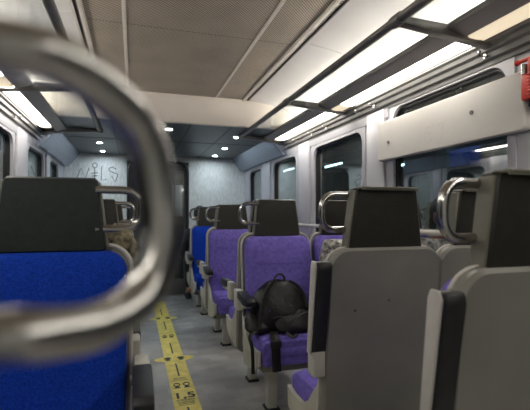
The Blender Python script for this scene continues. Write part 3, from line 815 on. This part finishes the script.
def person(loc, rz, label, jacket, bulk=0.0):
    t = thing('person', label, 'person', loc, rz)
    # local: sits at origin on z=0 (seat top), faces -y; left/right = +-x
    V = []; E = []; R = []
    def add(p, r, par=None):
        V.append(Vector(p)); R.append(r)
        if par is not None: E.append((par, len(V) - 1))
        return len(V) - 1
    pel = add((0, -0.02, 0.10), 0.12)
    w1 = add((0, -0.01, 0.24), (0.135, 0.10), pel); ch = add((0, 0.0, 0.42), (0.15, 0.11), w1)
    nk0 = add((0, 0.0, 0.535), 0.065, ch); nk = add((0, -0.045, 0.61), 0.052, nk0)
    arms = []
    for s in (-1, 1):
        sh = add((s * 0.165, 0.0, 0.475), 0.062, ch); el = add((s * 0.225, -0.04, 0.21), 0.045, sh)
        wr = add((s * 0.13, -0.27, 0.17), 0.028, el); pm = add((s * 0.10, -0.34, 0.155), (0.036, 0.018), wr)
        arms.append((s, sh, el, wr))
        for k, (dx, ln) in enumerate(((-0.024, 0.065), (-0.008, 0.075), (0.008, 0.07), (0.024, 0.055))):
            f1 = add((s * 0.10 + dx, -0.375 - ln * 0.4, 0.152), 0.0085, pm); add((s * 0.10 + dx * 1.1, -0.375 - ln, 0.128), 0.0075, f1)
        th = add((s * 0.10 - s * 0.038, -0.335, 0.16), 0.0095, pm); add((s * 0.055, -0.372, 0.148), 0.0085, th)
    legs = []
    for s in (-1, 1):
        hp = add((s * 0.09, -0.06, 0.09), 0.085, pel); kn = add((s * 0.10, -0.44, 0.10), 0.062, hp)
        an = add((s * 0.10, -0.42, -0.36), 0.040, kn); to = add((s * 0.105, -0.56, -0.42), 0.035, an)
        legs.append((hp, kn, an, to))
    body = skin_mesh('body', V, E, R, M['skin'], t)
    # head joined to the body figure: shaped skull, jaw, nose, ears
    hb_ = B(); HY = -0.05
    ellipsoid(hb_, (0, HY - 0.01, 0.735), (0.076, 0.094, 0.102)); ellipsoid(hb_, (0, HY - 0.045, 0.680), (0.056, 0.056, 0.062))
    ellipsoid(hb_, (0, HY - 0.108, 0.715), (0.012, 0.018, 0.022), None, 10, 8)
    for s in (-1, 1): ellipsoid(hb_, (s * 0.078, HY - 0.005, 0.725), (0.010, 0.019, 0.030), None, 10, 8)
    box(hb_, -0.024, 0.024, HY - 0.103, HY - 0.092, 0.668, 0.676, 0.003)
    link('head', hb_, M['skin'], t, angle=80)
    for s in (-1, 1):
        e = B(); ellipsoid(e, (s * 0.030, HY - 0.092, 0.738), (0.012, 0.010, 0.008), None, 10, 8); link('eye', e, M['eye'], t)
    h = B(); bmh = bmesh.new(); bmesh.ops.create_uvsphere(bmh, u_segments=24, v_segments=16, radius=1)
    dele = [v for v in bmh.verts if (v.co.y < -0.35 and v.co.z < 0.35) or v.co.z < -0.55]
    bmesh.ops.delete(bmh, geom=dele, context='VERTS')
    merge(h, bmh, Matrix.Translation((0, HY + 0.002, 0.745)) @ Matrix.Diagonal((0.086, 0.104, 0.108, 1)))
    link('hair', h, M['hair'], t, angle=80)
    # jacket and trousers
    JV = []; JE = []; JR = []
    def ja(p, r, par=None):
        JV.append(Vector(p)); JR.append(r)
        if par is not None: JE.append((par, len(JV) - 1))
        return len(JV) - 1
    j0 = ja((0, -0.02, 0.08), (0.155, 0.13)); j1 = ja((0, -0.01, 0.24), (0.165, 0.125), j0); j2 = ja((0, 0.0, 0.42), (0.175, 0.125), j1); ja((0, 0.0, 0.55), 0.075, j2)
    for s in (-1, 1):
        a1 = ja((s * (0.175 + bulk), 0.0, 0.47 + bulk), 0.080 + bulk, j2); a2 = ja((s * (0.235 + bulk), -0.04, 0.21), 0.062 + bulk, a1); ja((s * 0.14, -0.25, 0.172), 0.042, a2)
    skin_mesh('jacket', JV, JE, JR, M[jacket], t)
    TV = [Vector((0, -0.03, 0.09))]; TE = []; TR = [0.135]
    for s in (-1, 1):
        i = len(TV); TV += [Vector((s * 0.09, -0.08, 0.09)), Vector((s * 0.10, -0.44, 0.095)), Vector((s * 0.10, -0.42, -0.34))]; TR += [0.10, 0.075, 0.055]
        TE += [(0, i), (i, i + 1), (i + 1, i + 2)]
    skin_mesh('trousers', TV, TE, TR, M['trouser'], t)
    for s in (-1, 1):
        b = B(); slab(b, 0.09, 0.25, 0.04, [(0.004, 0), (0, 0.012), (0.002, 0.04), (0.018, 0.075)], lambda u, v, dd: (s * 0.103 + u, -0.49 + v, -0.472 + dd - (0.02 if v < -0.03 and dd > 0.05 else 0))); link('shoe', b, M['black'], t)
    return t
ZS = 0.498
pw = person((1.372, 2.43, ZS), 0, 'person in grey and white patterned jacket in the window seat behind the grey seat', 'knit', 0.022); pw.scale = (0.87, 1, 1)
# jacket thrown over the aisle corner of the seat behind the big blue one
b = B(); nu, nv = 22, 20; grid = []
for i in range(nu + 1):
    u = i / nu; row = []
    for j in range(nv + 1):
        v = j / nv
        x = -0.155 + 0.168 * u + 0.006 * math.sin(9 * v)
        top = 1.188 - 0.05 * u ** 2.2
        th = 0.040 + 0.014 * math.sin(7 * u + 3 * v) + 0.008 * math.sin(17 * u)
        a = (v - 0.5) * 2           # -1 front side, 1 rear side, 0 over the top
        y = 1.700 + math.copysign(abs(a) ** 0.45, a) * (0.065 + th * 0.5)
        z = top - 0.34 * abs(a) ** 1.8 * (0.8 + 0.2 * math.sin(6 * u)) + 0.010 * math.sin(21 * u + 8 * v)
        row.append(b.verts.new((x + 0.012 * math.sin(5 * a + 4 * u), y, z)))
    grid.append(row)
for i in range(nu):
    for j in range(nv): b.faces.new((grid[i][j], grid[i + 1][j], grid[i + 1][j + 1], grid[i][j + 1]))
jk = link('jacket', b, M['camo'], angle=80); so = jk.modifiers.new('thick', 'SOLIDIFY'); so.thickness = 0.014
tag(jk, 'mottled tan and black jacket thrown over the seat behind the large blue one', 'jacket')
person((0.865, 5.72, ZS), PI, 'dark-haired person facing the end wall beyond the far blue seat', 'coat')

# ------------------------------------------------------------------ outside: dim platform seen through the glass
for s, nm in ((1, 'right'), (-1, 'left')):
    x = CX + s * 5.2
    b = B(); box(b, min(x, x + s * 0.1), max(x, x + s * 0.1), -6, 22, -1, 3.6); struct(link('wall_platform_%s' % nm, b, M['outside'], smooth=False))
b = B(); box(b, 2.4, 5.6, -6, 22, 3.4, 3.5); struct(link('ceiling_canopy', b, M['outside'], smooth=False))
for i, y in enumerate((3.4, 5.4, 7.6, 10.0)):
    b = B(); box(b, 4.55, 4.75, y - 0.12, y + 0.12, -0.9, 3.4, 0.02)
    tag(link('platform_pillar', b, M['outpost']), ['platform pillar outside, closest one behind the cream board', 'platform pillar outside that carries the dim blue sign', 'platform pillar outside the second right window', 'platform pillar outside, farthest one down the line'][i], 'pillar', 'platform pillars outside')
def plamp(x, y, z, ln, label):
    t = thing('platform_lamp', label, 'light', (x, y, z), 0, 'platform tube lamps outside')
    b = B(); box(b, -0.05, 0.05, -ln / 2, ln / 2, 0.02, 0.07, 0.01); link('housing', b, M['outpost'], t)
    b = B(); tube(b, [(0, 0, 0.06), (0, 0, 3.4 - z)], 0.012, 8); link('hanger', b, M['outpost'], t)
    b = B(); tube(b, [(0, -ln / 2 + 0.03, 0), (0, ln / 2 - 0.03, 0)], 0.018, 10); link('tube', b, M['station'], t)
for x, y, z, ln, l in ((4.5, 4.9, 2.35, 0.7, 'platform tube lamp outside, seen below the cream board'), (4.5, 6.6, 2.1, 0.7, 'platform tube lamp outside, beyond left end of the cream board'),
                      (4.5, 9.0, 2.4, 0.9, 'platform tube lamp outside the second right window'), (4.5, 12.0, 2.6, 0.9, 'platform tube lamp outside, seen through third right window')):
    plamp(x, y, z, ln, l)
b = B(); box(b, 4.6, 4.64, 4.7, 5.285, 1.95, 2.2, 0.01); tag(link('platform_sign', b, M['bluesign']), 'dim blue sign outside below the cream board', 'sign')
